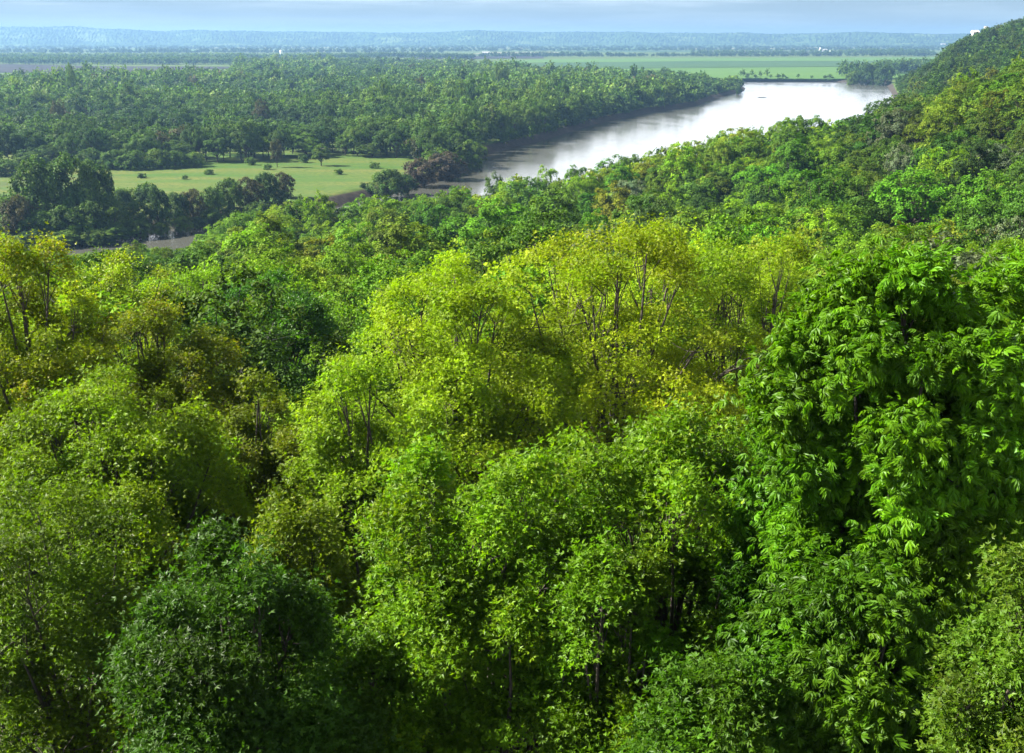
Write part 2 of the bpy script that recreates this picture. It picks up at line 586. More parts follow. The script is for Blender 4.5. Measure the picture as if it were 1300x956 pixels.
def ground_z(X, Y):
    X, Y = np.atleast_1d(np.asarray(X, float)), np.atleast_1d(np.asarray(Y, float))
    land = np.full(X.shape, FLAT) + 0.35 * np.sin(X * .021 + 1) * np.sin(Y * .017)
    m = inside(NEARPOLY, X, Y)
    if m.any():
        dm = dist_line(NEARPOLY, X[m], Y[m])
        z = np.clip(rbf(X[m], Y[m]), 3.5, 130)
        land[m] = land[m] + (z - land[m]) * sstep(dm, 0, 40)
    near = (Y > 200) & (Y < 2400) & (np.abs(X) < 1500)
    if near.any():
        sd = dist_line(RIVER, X[near], Y[near])
        sd[inside(RIVER, X[near], Y[near])] *= -1
        land[near] = -1.6 + (land[near] + 1.6) * sstep(sd, -5, 9)
    return land


rr_ = np.concatenate([np.geomspace(1.5, 300, 60)[:-1], np.arange(300, 900, 5.0), np.geomspace(900, 2400, 150)[:-1], np.geomspace(2400, 30000, 60)])
aa_ = np.radians(np.concatenate([np.linspace(-75, -32, 60)[:-1], np.linspace(-32, 32, 420), np.linspace(32, 75, 60)[1:]]))
RR, AA = np.meshgrid(rr_, aa_, indexing='ij')
GX, GY = RR * np.sin(AA), RR * np.cos(AA)
GZ = ground_z(GX.ravel(), GY.ravel()).reshape(GX.shape)
nr, na = GX.shape
i0 = (np.arange(nr - 1)[:, None] * na + np.arange(na - 1)[None]).ravel()
gq = np.stack([i0, i0 + na, i0 + na + 1, i0 + 1], -1)
me = mesh_from('ground', np.stack([GX, GY, GZ], -1).reshape(-1, 3), [gq], [M_GROUND], smooth=True)
tag(link('ground', me), kind='structure')

wx = np.array([[-2500, 250, 0], [2500, 250, 0], [2500, 2350, 0], [-2500, 2350, 0]], float)
tag(link('river_water', mesh_from('river_water', wx, [np.array([[0, 1, 2, 3]])], [M_WATER])), kind='structure')


# fields of the far plain: thin sheets on the ground
def field(name, px, mat, z=FLAT + 0.9):
    v = np.array([at_z(x, y, z) for x, y in px])
    tag(link(name, mesh_from(name, v, [np.arange(len(v))[None]], [mat])), kind='structure')


M_CROP = plain_mat('young_crop', (0.036, 0.082, 0.014), (0.054, 0.102, 0.017), 0.012, stretch=(0.4, 1.5, 1))
M_CROP2 = plain_mat('dark_crop', (0.022, 0.050, 0.016), (0.030, 0.062, 0.017), 0.012, stretch=(0.4, 1.5, 1))
M_PLOUGH = plain_mat('ploughed_soil', (0.016, 0.015, 0.015), (0.028, 0.025, 0.024), 0.01, stretch=(0.3, 1.5, 1))
M_STRAW = plain_mat('dry_field', (0.14, 0.125, 0.08), (0.09, 0.11, 0.05), 0.004, stretch=(0.3, 1.5, 1))
field('crop_field', [(930, 100), (1150, 100), (1200, 86), (1160, 84), (900, 86), (700, 88), (640, 90)], M_CROP)
field('crop_field', [(600, 84), (700, 87.6), (900, 85.6), (1160, 83.6), (1200, 78), (900, 78), (700, 80)], M_CROP2)
field('crop_field', [(560, 80), (700, 79.7), (900, 77.7), (1210, 77.7), (1220, 72.5), (900, 73.5), (700, 75)], M_CROP)
field('crop_field', [(1160, 71), (1180, 71), (1188, 68.5), (1168, 68.5)], M_CROP)
field('ploughed_field', [(-40, 92), (150, 92), (300, 86.5), (290, 84.5), (140, 84), (10, 81.5), (-40, 81.5)], M_PLOUGH)
field('ploughed_field', [(520, 75), (690, 74), (690, 71), (560, 70.5)], M_PLOUGH)
for x0, x1, y0, y1, mt in [(300, 420, 66, 64.4, M_STRAW), (600, 700, 68.5, 66, M_STRAW), (700, 880, 66, 64.2, M_CROP2), (860, 1010, 62.5, 61, M_STRAW),
                           (700, 820, 62.6, 61.2, M_CROP), (1010, 1120, 61.5, 60.3, M_STRAW), (440, 560, 63.8, 62.6, M_CROP2), (120, 260, 64.6, 63.2, M_CROP),
                           (760, 940, 60.2, 59.2, M_CROP), (240, 420, 61.4, 60.4, M_STRAW), (0, 120, 62.4, 61.2, M_CROP2), (530, 680, 61.6, 60.6, M_STRAW),
                           (1120, 1190, 63.4, 62, M_CROP), (880, 1040, 67, 65.2, M_PLOUGH)]:
    field('distant_field', [(x0, y0), (x1, y0 - .2), (x1 + 12, y1), (x0 + 14, y1)], mt)


# hills that close the valley
def hills():
    m, t, out = new_mat('wooded_hills')
    g = N(t, 'ShaderNodeNewGeometry')
    n = N(t, 'ShaderNodeTexNoise', i_Scale=0.012, i_Detail=6.0, i_Roughness=0.7)
    n2 = N(t, 'ShaderNodeTexNoise', i_Scale=0.0022, i_Detail=3.0)
    t.links.new(g.outputs['Position'], n.inputs['Vector'])
    t.links.new(g.outputs['Position'], n2.inputs['Vector'])
    c = mix(t, ramp(t, n.outputs['Fac'], 0.38, 0.62), (0.016, 0.034, 0.012), (0.044, 0.076, 0.018))
    c = mix(t, ramp(t, n2.outputs['Fac'], 0.56, 0.64, 0, 0.8), c, (0.075, 0.11, 0.035))
    p = N(t, 'ShaderNodeBsdfPrincipled', i_Roughness=1.0)
    p.inputs['Specular IOR Level'].default_value = 0.0
    t.links.new(c, p.inputs['Base Color'])
    t.links.new(p.outputs[0], out.inputs['Surface'])
    ang = np.radians(np.linspace(-45, 45, 1500))
    px = 650 + F * np.tan(ang) / CP
    topx = [-400, 0, 60, 160, 200, 330, 450, 540, 560, 630, 700, 740, 800, 900, 1000, 1100, 1200, 1400]
    topy = [34, 35.5, 36, 37.5, 40, 40, 41.8, 41.5, 41.2, 39.5, 41, 41.5, 41, 42.5, 43, 42, 43.5, 43]
    ty = np.interp(px, topx, topy)
    rows = np.linspace(0, 1, 40)
    d0, d1 = 10300.0, 13000.0
    V = []
    bump = np.zeros_like(ang)
    for k, f in enumerate(rows):
        d = d0 + (d1 - d0) * f + 260 * np.sin(ang * 37) * (1 - f) + 150 * np.sin(ang * 91 + 1) * (1 - f)
        el_ = 16.0 + np.degrees(np.arctan((ty - 478) / F))
        ztop = CAM_Z - d1 * np.tan(np.radians(el_)) + 0
        prof = sstep(np.array(f), 0, 0.75)
        fold = 1 + 0.12 * np.sin(ang * 60 + 5 * f) * f * (1 - f) * 2 + .08 * np.sin(ang * 143 + 9 * f) * f * (1 - f) * 2
        z = FLAT - 3 + (ztop - FLAT) * prof * fold + rng.uniform(-1, 1, len(ang)) * 7 * min(1, f * 3) + rng.normal(0, 1, len(ang)) * 1.5
        V.append(np.stack([d * np.sin(ang), d * np.cos(ang), z], -1))
    V = np.array(V)
    nr, na = V.shape[:2]
    i0 = (np.arange(nr - 1)[:, None] * na + np.arange(na - 1)[None]).ravel()
    me = mesh_from('hills', V.reshape(-1, 3), [np.stack([i0, i0 + na, i0 + na + 1, i0 + 1], -1)], [m])
    tag(link('hills', me), kind='structure')


hills()


# the air of the valley
def haze():
    m, t, out = new_mat('valley_haze')
    v = N(t, 'ShaderNodeVolumePrincipled')
    v.inputs['Color'].default_value = (0.18, 0.33, 0.55, 1)
    v.inputs['Density'].default_value = 0.85e-4
    v.inputs['Anisotropy'].default_value = 0.25
    t.links.new(v.outputs[0], out.inputs['Volume'])
    x, y0, y1, z0, z1 = 16000, -400, 14500, -4, 170
    P = np.array([[sx, sy, sz] for sz in (z0, z1) for sy in (y0, y1) for sx in (-x, x)], float)
    q = np.array([[0, 2, 3, 1], [4, 5, 7, 6], [0, 1, 5, 4], [2, 6, 7, 3], [0, 4, 6, 2], [1, 3, 7, 5]])
    tag(link('haze', mesh_from('haze', P, [q], [m])), kind='stuff')


haze()


# ------------------------------------------------------------------ trees seen close: leaf by leaf
def hexcol(*c):
    return tuple(c)


YELLOW = (0.148, 0.195, 0.008)
YGREEN = (0.125, 0.188, 0.006)
LIME = (0.098, 0.178, 0.006)
MID = (0.064, 0.125, 0.006)
FRESH = (0.055, 0.140, 0.006)
DARK = (0.036, 0.078, 0.006)
COOL = (0.045, 0.092, 0.012)
OLIVE = (0.078, 0.118, 0.009)
GREY = (0.095, 0.125, 0.065)
OCHRE = (0.120, 0.138, 0.007)
PURPLE = (0.050, 0.042, 0.030)

trees = []          # what stands where: dict(root, centre, radius, ...)
REDTIP = (1.5, 1.05, 0.8)
YTIP = (1.18, 1.2, 0.7)

# name, px centre, py top, px width, py bottom of crown, metres ahead, leaf, size m, leaf count, colour, tip, lobes, label
HEROES = [
 ('oak_tree', 790, 290, 430, 740, 48, 'lobed', .13, 100000, (0.180, 0.235, 0.006), YTIP, 34, 'broad yellow-green oak topping the central canopy, dark forked trunks showing through'),
 ('oak_tree', 965, 306, 270, 860, 53, 'lobed', .13, 85000, (0.128, 0.195, 0.006), YTIP, 26, 'olive-yellow oak between the tall yellow-green oak and the long-leaved walnut trees'),
 ('oak_tree', 575, 336, 380, 780, 44, 'lobed', .13, 95000, (0.155, 0.228, 0.006), YTIP, 32, 'sunlit yellow-green oak sloping down from the tallest oak towards the shaded hollow'),
 ('oak_tree', 462, 462, 230, 960, 36, 'lobed', .125, 65000, (0.125, 0.205, 0.007), (1.3, 1.15, .7), 30, 'narrow bright oak at the edge of the dark hollow, below the yellow-green oaks'),
 ('oak_tree', 605, 592, 380, 1120, 23.5, 'lobed', .125, 70000, (0.082, 0.168, 0.005), (1.9, 1.35, .6), 28, 'lobed-leaved green oak with gold shoot tips along its flat top, dark limbs visible'),
 ('oak_tree', 855, 546, 390, 1120, 24.5, 'lobed', .125, 80000, (0.074, 0.158, 0.005), (1.8, 1.3, .6), 30, 'rounded green oak between the gold-tipped flat-topped oak and the walnut trees'),
 ('oak_tree', 728, 568, 230, 1000, 28, 'lobed', .125, 42000, (0.08, 0.16, 0.005), (1.7, 1.3, .6), 22, 'green oak top peeping out between the two front green oaks'),
 ('walnut_tree', 1165, 344, 350, 860, 21, 'pinnate', .185, 52000, (0.070, 0.168, 0.004), (1.35, 1.15, .8), 34, 'big vivid green walnut with drooping feathery leaves beside the olive-yellow oak'),
 ('walnut_tree', 1305, 345, 300, 860, 24, 'pinnate', .19, 46000, (0.070, 0.160, 0.004), (1.35, 1.15, .8), 32, 'second vivid green walnut with feathery leaves, cut off by the picture edge'),
 ('walnut_tree', 1085, 742, 280, 1150, 18, 'pinnate', .175, 30000, (0.046, 0.112, 0.004), (1.2, 1.1, .8), 22, 'low walnut with feathery leaves coloured dark as shade under the big vivid green walnut'),  # leaf colour darkened in place of shade under the taller crowns
 ('maple_tree', 1318, 715, 220, 1150, 15, 'lobed', .095, 30000, (0.068, 0.128, 0.008), (1.6, 1.0, .8), 20, 'small maple with reddish young tips in the lower corner below the walnuts'),
 ('oak_tree', 930, 840, 260, 1250, 17.5, 'lobed', .12, 28000, (0.040, 0.095, 0.005), (1.2, 1.15, .8), 18, 'low lobed-leaved oak coloured dark as shade beneath the rounded green oak'),  # base colour lowered to paint in the shade down here
 ('maple_tree', 10, 308, 230, 660, 42, 'lobed', .12, 60000, (0.135, 0.190, 0.006), (1.8, 1.1, .6), 30, 'tall yellowish maple at the picture edge with an orange-tipped spike above the mud bank'),
 ('maple_tree', 190, 392, 220, 650, 47, 'lobed', .12, 55000, (0.108, 0.150, 0.006), (1.9, 1.1, .7), 28, 'olive maple with orange young tips behind the bright broad maple'),
 ('maple_tree', 105, 484, 350, 790, 34, 'lobed', .12, 75000, (0.110, 0.180, 0.006), (1.6, 1.15, .6), 36, 'broad bright maple with yellow shoots and bare limbs showing, below the olive maple'),
 ('maple_tree', 50, 640, 400, 1100, 27, 'lobed', .12, 60000, (0.068, 0.118, 0.004), (1.3, 1.1, .8), 34, 'deep green maple filling the lower corner under the broad bright maple'),
 ('oak_tree', 275, 700, 350, 1150, 20, 'lobed', .12, 56000, (0.030, 0.072, 0.005), (1.15, 1.15, 1.0), 24, 'cool dark blue-green oak with large lobed leaves beside the shaded hollow'),  # cool green of its own, darkened further as painted shade
 ('maple_tree', 322, 486, 190, 820, 39, 'lobed', .12, 52000, (0.092, 0.128, 0.006), (1.5, 1.1, .7), 30, 'shaded olive maple in the hollow between the bright maple and the bright narrow oak'),
 ('oak_tree', 338, 352, 200, 530, 78, 'simple', .17, 42000, (0.038, 0.100, 0.010), (1.2, 1.15, .8), 26, 'spreading dark green oak with a bare forked trunk, above the shaded hollow'),
 ('oak_tree', 408, 382, 130, 520, 98, 'simple', .19, 26000, LIME, YTIP, 20, 'lime-green oak squeezed between the spreading dark oak and the yellow-green oaks'),
 ('elm_tree', 456, 336, 150, 440, 140, 'simple', .22, 30000, LIME, (1.2, 1.1, .8), 24, 'wide lime-green elm with a rounded dome, just beyond the yellow-green oaks'),
 ('maple_tree', 130, 332, 190, 480, 72, 'simple', .16, 40000, YGREEN, REDTIP, 26, 'yellow-lime maple with orange tips, in front of the muddy river bank'),
 ('maple_tree', 230, 345, 150, 480, 90, 'simple', .18, 30000, LIME, YTIP, 20, 'lime-green maple between the orange-tipped maple and the spreading dark oak'),
 ('elm_tree', 1085, 322, 130, 440, 104, 'simple', .19, 30000, LIME, (1.2, 1.1, .8), 20, 'bright lime elm behind the top of the big vivid green walnut'),
 ('elm_tree', 1180, 322, 120, 440, 100, 'simple', .19, 28000, (0.115, 0.155, 0.018), (1.2, 1.1, .8), 20, 'pale lime elm next to the bright lime elm behind the walnut tops'),
 ('oak_tree', 1072, 372, 120, 520, 64, 'simple', .15, 26000, (0.095, 0.155, 0.006), YTIP, 18, 'ochre-tipped oak seen between the olive-yellow oak and the big walnut'),
 ('oak_tree', 1195, 352, 140, 520, 62, 'simple', .15, 26000, OLIVE, REDTIP, 18, 'olive oak with ochre shoots glimpsed between the two walnut tops'),
 ('elm_tree', 1285, 305, 110, 430, 105, 'simple', .19, 26000, LIME, (1.2, 1.1, .8), 20, 'bright lime elm above the cut-off walnut at the picture edge'),
]
HEROES += [
 ('oak_tree', 775, 705, 210, 1200, 21.5, 'lobed', .12, 34000, (0.075, 0.155, 0.005), (1.5, 1.25, .7), 24, 'low fresh green oak in the dark gap beneath the two front green oaks'),
 ('maple_tree', 372, 640, 170, 1050, 31, 'lobed', .12, 34000, (0.085, 0.135, 0.005), (1.5, 1.15, .7), 24, 'slim olive-green maple rising from the bottom of the shaded hollow'),
 ('walnut_tree', 1020, 560, 170, 960, 23, 'pinnate', .18, 22000, (0.046, 0.120, 0.004), (1.3, 1.15, .8), 18, 'narrow walnut leaning out from the big vivid green walnut towards the rounded oak'),
 ('oak_tree', 455, 815, 230, 1200, 22, 'lobed', .12, 34000, (0.060, 0.130, 0.005), (1.5, 1.25, .7), 22, 'low green oak under the narrow bright oak, beside the gold-tipped flat-topped oak'),
 ('maple_tree', 1195, 800, 240, 1200, 19, 'lobed', .11, 30000, (0.026, 0.070, 0.006), (1.4, 1.15, .8), 20, 'shaded green maple between the low walnut and the reddish-tipped maple'),  # dark leaf colour stands in for shade
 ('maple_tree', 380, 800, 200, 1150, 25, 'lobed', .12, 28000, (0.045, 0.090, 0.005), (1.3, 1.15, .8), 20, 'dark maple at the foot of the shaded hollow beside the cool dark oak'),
]
TPL = {'lobed': T_LOBED, 'simple': T_SIMPLE, 'pinnate': T_PINNATE}


def hero(k, spec):
    name, px, py, w, pb, d, leaf, size, cnt, colr, tip, nl, label = spec
    r = np.random.default_rng(100 + k)
    top, bot = at_d(px, py, d), at_d(px, pb, d)
    dep = project(top)[2][0]
    rx = w * dep / F / 2
    rz = max((top[2] - bot[2]) / 2, rx * 0.55)
    rz = min(rz, rx * 2.4)
    rad = np.array([rx, rx, rz]) * [1.0, 0.95, 1.0]
    c = np.array([top[0], d + rx * 0.2, top[2] - rz])
    g = min(float(ground_z(c[0], c[1])[0]), c[2] - rz - 1.0)
    per = 20 if leaf != 'pinnate' else 6
    V, Fc, t, lobes, sprays = crown_geometry(r, rad, int(nl * 1.35), cnt // per, per, size, TPL[leaf], zmin=-0.8, tip=tip,
                                             lobe=(0.14, 0.34), spray_r={'lobed': .19, 'simple': .24, 'pinnate': .22}[leaf], n_sub=7, wild=.7,
                                             up=0.55, tint_var=0.16)
    root = link(name, None, loc=(c[0], c[1], g))
    root.empty_display_size = 1.0
    hc = c[2] - g
    V = V + np.array([0, 0, hc], np.float32)
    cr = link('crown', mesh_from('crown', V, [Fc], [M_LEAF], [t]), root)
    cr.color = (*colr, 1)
    kv, kq = skeleton(r, (0, 0, -0.4), (0, 0, hc - 0.25 * rz), lobes + [0, 0, .25 * rz], sprays + [0, 0, .25 * rz], 0.018 * (hc + rz) + .04,
                      n_twig=420)
    link('trunk', mesh_from('trunk', kv, [kq], [M_BARK], smooth=True), root)
    tag(root, label, 'tree', 'tall trees on the slope below the viewpoint')
    trees.append(dict(root=root, c=c, rx=rx, rz=rz, hero=True, name=name))


for k, spec in enumerate(HEROES):
    hero(k, spec)


# ------------------------------------------------------------------ trees seen at middle and far distance
class Proto:
    """crown and trunk about 1 m high in total; the crown is 1 m wide at scale 1"""
    def __init__(self, seed, shape, n_lobe, n_spray, per, size, n_twig=0, sides=4, limbs=99, **kw):
        r = np.random.default_rng(seed)
        self.bush = shape in (BUSH, LOW)
        ax, az_, trunk = shape              # half width, half height, clear stem (before scaling to a unit tree)
        V, Fc, t, lobes, sprays = crown_geometry(r, (ax, ax, az_), n_lobe, n_spray, per, size, T_CLUMP, spray_r=size * .9, shoots=0.2 if size < .25 else 0.0, soft=.5 if size < .25 else .34, up=.4, wild=1.0 if size < .25 else .55, **kw)
        hc = trunk + az_
        self.v = V + np.array([0, 0, hc], np.float32)
        self.f, self.t = Fc, t
        self.kv, self.kq = skeleton(r, (0, 0, -0.3), (0, 0, hc - .2 * az_), (lobes + [0, 0, .2 * az_])[:limbs], sprays, 0.024 * (hc + az_), n_twig=n_twig, sides=sides)
        self.kv = self.kv.astype(np.float32)
        self.w, self.h, self.rz, self.hc = ax, hc + az_, az_, hc
        self.crown_me = mesh_from('crown', self.v, [self.f], [M_FOLIAGE], [self.t])
        self.trunk_me = mesh_from('trunk', self.kv, [self.kq], [M_BARK])


ROUND = (5.8, 5.2, 1.4)
BROAD = (6.6, 4.6, 1.6)
OVAL = (5.0, 6.4, 1.4)
TALL = (5.0, 8.6, 1.2)
LOW = (4.0, 2.9, 0.0)
BUSH = (5.0, 5.0, -0.9)
mid_protos = [Proto(i, s, nl, 560, 22, .29, n_twig=60, zmin=-0.6, tip=(1.18, 1.1, .85), tint_var=.10, **kw) for i, (s, nl, kw) in enumerate([
    (ROUND, 18, {}), (ROUND, 26, dict(lobe=(.24, .40))), (BROAD, 20, {}), (BROAD, 28, dict(lobe=(.22, .36))), (OVAL, 20, {}), (OVAL, 26, dict(lobe=(.24, .38))),
    (ROUND, 34, dict(lobe=(.20, .32))), (BROAD, 16, dict(lobe=(.32, .46)))])]
fine_bush = Proto(30, BUSH, 30, 460, 20, .36, zmin=-0.95, n_twig=60)
near_protos = [Proto(20 + i, s, nl, 1100, 22, .20, n_twig=160, zmin=-0.7, tip=(1.25, 1.12, .8), **kw) for i, (s, nl, kw) in enumerate([
    (ROUND, 24, {}), (BROAD, 26, {}), (OVAL, 26, {}), (BROAD, 34, dict(lobe=(.18, .36)))])]
far_protos = [Proto(40 + i, s, nl, 120, 11, .86, limbs=3, zmin=-0.8, tip=(1.15, 1.1, .85), tint_var=.10, **kw) for i, (s, nl, kw) in enumerate([
    (ROUND, 14, {}), (BROAD, 14, {}), (TALL, 16, dict(taper=.1)), (TALL, 14, dict(taper=.25)), (OVAL, 16, {}), (LOW, 12, {}), (BUSH, 18, {})])]
tiny_protos = [Proto(60 + i, s, nl, 60, 5, 1.7, sides=3, limbs=1, zmin=-0.8, **kw) for i, (s, nl, kw) in enumerate([
    (ROUND, 9, {}), (BROAD, 9, {}), (TALL, 10, {}), (TALL, 9, dict(taper=.25)), (OVAL, 9, {}), (LOW, 8, {})])]

micro_protos = [Proto(80 + i, s, nl, 34, 3, 2.6, sides=3, limbs=1, zmin=-0.8) for i, (s, nl) in enumerate([(ROUND, 7), (BROAD, 7), (TALL, 8), (TALL, 8), (OVAL, 7), (LOW, 6)])]

# the bright canopy's edge against river and valley, as the photograph shows it
SKY_X = [-200, 0, 30, 130, 150, 175, 210, 240, 258, 268, 300, 330, 370, 385, 405, 420, 440, 460, 500, 530, 560, 590, 610, 630, 645, 655, 690, 720, 745,
         790, 830, 870, 900, 930, 980, 1010, 1040, 1060, 1090, 1130, 1150, 1200, 1215, 1235, 1250, 1265, 1290, 1300, 1500]
SKY_Y = [322, 325, 325, 322, 318, 312, 316, 315, 312, 286, 270, 265, 256, 245, 245, 262, 258, 246, 250, 246, 242, 236, 224, 218, 228, 215, 212, 215, 197,
         195, 190, 178, 168, 165, 155, 146, 146, 153, 148, 136, 126, 118, 97, 86, 96, 104, 80, 62, 30]
# the dim woods behind it on the right
SKY2_X = [1000, 1060, 1075, 1090, 1110, 1130, 1150, 1170, 1185, 1200, 1240, 1300, 1500]
SKY2_Y = [160, 148, 140, 122, 108, 98, 92, 86, 76, 60, 39, 20, -10]

cands = []      # every tree that is not a hero


def add(x, y, z, s, sz, proto, colr, kind, **kw):
    cands.append(dict(x=x, y=y, z=z, s=s, sz=sz, p=proto, col=colr, kind=kind, rz=random.uniform(0, 6.28), **kw))


def jit(c, a=0.16):
    k = 1 + random.gauss(0, a)
    return tuple(max(0.008, v * k * (1 + random.gauss(0, a * .2))) for v in c)


PALETTE = [(MID, 5), (LIME, 4), (YGREEN, 2), (DARK, 2.5), (FRESH, .8), (OLIVE, 2), (COOL, 1.2), (GREY, .25), (OCHRE, .3)]
hero_xy = np.array([t['c'][:2] for t in trees])


def near_slope():
    sp = 10.2
    ys = np.arange(62, 1720, sp)
    for iy, y in enumerate(ys):
        step = sp if y < 620 else (10.8 if y < 1000 else 11.5)
        half = (y * CP + 30) * 0.50 + 25
        for x in np.arange(-half, half, step):
            X = x + random.uniform(-.38, .38) * step + (iy % 2) * step * .5
            Y = y + random.uniform(-.38, .38) * step
            if not inside(NEARPOLY, np.array([X]), np.array([Y]))[0]:
                continue
            if dist_line(NB, np.array([X]), np.array([Y]), False)[0] < 9:
                continue
            if Y < 130 and np.min(np.hypot(hero_xy[:, 0] - X, hero_xy[:, 1] - Y)) < 10.5:
                continue
            far = Y > 620
            if far and X < 230:
                continue
            z = float(ground_z(X, Y)[0])
            pal, wts = zip(*PALETTE)
            colr = random.choices(pal, wts)[0]
            s = random.uniform(0.85, 1.3) if random.random() < .8 else random.uniform(1.2, 1.55)
            p = random.randrange(8)
            P = near_protos[p % 4] if Y < 165 else (mid_protos[p] if Y < 700 else far_protos[p % 5])
            sz = s * random.uniform(0.92, 1.12) * (0.80 if P.h > 16 else 1.0)
            tp = project([X, Y, z + P.h * sz])
            px, py, dep = float(tp[0][0]), float(tp[1][0]), float(tp[2][0])
            hw = P.w * s * F / dep
            sx, sy = (SKY_X, SKY_Y) if not far and Y < 560 else (SKY2_X, SKY2_Y)
            lim = max(np.interp(px, sx, sy), np.interp(px - hw * .7, sx, sy) - hw * .45, np.interp(px + hw * .7, sx, sy) - hw * .45) + random.uniform(-1.5, 4)
            if py < lim:
                h = P.h * sz - (lim - py) * dep / F * 1.0
                if h < 4.5:
                    continue
                f = h / (P.h * sz)
                sz *= f
                s = max(s * f ** .5, s * .72)
            if px < -120 or px > 1420 or py > 1000:
                continue
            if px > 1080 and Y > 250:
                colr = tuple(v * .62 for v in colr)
            if far:
                colr = tuple(0.5 * a + 0.5 * b for a, b in zip(colr, (0.022, 0.050, 0.014)))  # bluff leaves blended to dark bluish green, painting in distance haze
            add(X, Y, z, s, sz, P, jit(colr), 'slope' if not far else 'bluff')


near_slope()


def canopy_edge():
    """the last row of crowns before the river"""
    px = 150.0
    while px < 1062:
        if 200 < px < 264:
            px = 266.0
        py = float(np.interp(px, SKY_X, SKY_Y)) + random.uniform(0, 5)
        for d in np.arange(560, 230, -8.0):
            top = at_d(px, py, d)
            pt = (np.array([top[0]]), np.array([top[1]]))
            if not inside(NEARPOLY, *pt)[0] or dist_line(NB, *pt, False)[0] < 6:
                continue
            z = float(ground_z(top[0], top[1])[0])
            h = top[2] - z
            if 10 < h < 19:
                P = mid_protos[random.choice([0, 1, 2, 4, 5, 6])]
                s = random.uniform(.8, 1.1)
                add(top[0], top[1], z, s, h / P.h, P, jit(random.choice([MID, LIME, LIME, MID, DARK, YGREEN])), 'slope')
                break
        px += random.uniform(14, 22)


canopy_edge()
# named crowns of the middle slope, put where the photograph has them: px, py top, px width, metres, colour, proto, words
MARKS = [
 (823, 251, 86, 225, (0.050, 0.090, 0.022), 7, 'smooth round dark green dome above the tallest yellow-green oak'),
 (756, 266, 52, 235, FRESH, 0, 'small round fresh green crown against the smooth dark dome'),
 (1145, 184, 46, 330, GREY, 6, 'silvery grey-green tree on the open slope facing the river'),
 (1208, 189, 88, 290, LIME, 2, 'large sunlit lime dome next to the silvery grey-green tree'),
 (1252, 280, 78, 205, (0.100, 0.105, 0.022), 1, 'brownish olive round crown above the walnut trees'),
 (1222, 262, 70, 230, (0.070, 0.105, 0.045), 3, 'greyish green knobbly crown behind the brownish olive crown'),
 (1232, 87, 34, 415, LIME, 4, 'bright tree standing up against the wooded bluff'),
 (1128, 262, 60, 240, (0.125, 0.15, 0.014), 7, 'yellowish rounded crown on the slope above the lime elms'),
 (403, 243, 40, 390, LIME, 4, 'tall lime tree at the water\'s edge in front of the meadow'),
 (628, 219, 34, 455, (0.05, 0.09, 0.02), 4, 'dark narrow tree silhouetted against the river\'s lower reach'),
 (695, 211, 40, 470, LIME, 5, 'pale airy tree with the bright river behind it'),
 (1036, 147, 40, 480, MID, 0, 'rounded tree on the skyline of the slope where the river bends away'),
 (168, 306, 38, 318, OLIVE, 0, 'greyish olive tree by the muddy river bank'),
 (206, 314, 44, 300, OLIVE, 2, 'low broad greyish tree beside the greyish olive tree on the bank'),
 (104, 323, 34, 310, (0.09, 0.12, 0.02), 0, 'small bush-like tree at the end of the white water line'),
 (545, 290, 64, 260, LIME, 1, 'light green double-headed crown in the hollow above the lime elm'),
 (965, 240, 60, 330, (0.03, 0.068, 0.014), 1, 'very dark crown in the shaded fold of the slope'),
]


def marks():
    for px, py, w, d, colr, pi, label in MARKS:
        top = at_d(px, py, d)
        z = float(ground_z(top[0], top[1])[0])
        P = mid_protos[pi]
        dep = project(top)[2][0]
        s = w * dep / F / (2 * P.w)
        h = max(top[2] - z, 5.0)
        z = top[2] - h
        for i in range(len(cands) - 1, -1, -1):       # make room
            c = cands[i]
            if c.get('label'):
                continue
            dd = math.hypot(c['x'] - top[0], c['y'] - top[1])
            if dd < P.w * s * .9:
                cands.pop(i)
                continue
            qx, qy, qd = project([c['x'], c['y'], c['z'] + c['p'].h * c['sz']])
            if c['y'] < d and abs(qx[0] - px) < w * .45 and qy[0] < py + w * .28 and d - c['y'] < 140:
                need = (py + w * .42 - qy[0]) * qd[0] / F
                f = 1 - need / (c['p'].h * c['sz'])
                if f < .45:
                    cands.pop(i)
                else:
                    c['sz'] *= f
                    c['s'] *= max(f, .8)
        add(top[0], top[1], z, s, h / P.h, P, colr, 'slope', label=label, mark=True)


marks()


# unseen tall trees, added outside the view to shade the lower left crowns
for x, y, s in [(-34, 6, 1.5), (-35, 20, 1.5)]:
    z = float(ground_z(x, y)[0])
    P = near_protos[1]
    add(x, y, z, s * .8, 25.0 / P.h, P, DARK, 'slope')


# --- across the river
def plain_tree(px, base, top, w, colr, pi, label=None, kind='plain', group=None, squash=None):
    b = at_z(px, base, FLAT)
    b[2] = max(float(ground_z(b[0], b[1])[0]), 1.0)
    dep = project(b)[2][0]
    P = far_protos[pi]
    h = (base - top) * dep / F * 1.03
    s = w * dep / F / (2 * P.w)
    add(b[0], b[1], b[2] - (.12 * h if pi == 6 else .3), s, h / P.h, P, jit(colr, .06), kind, label=label, mark=bool(label), group=group)


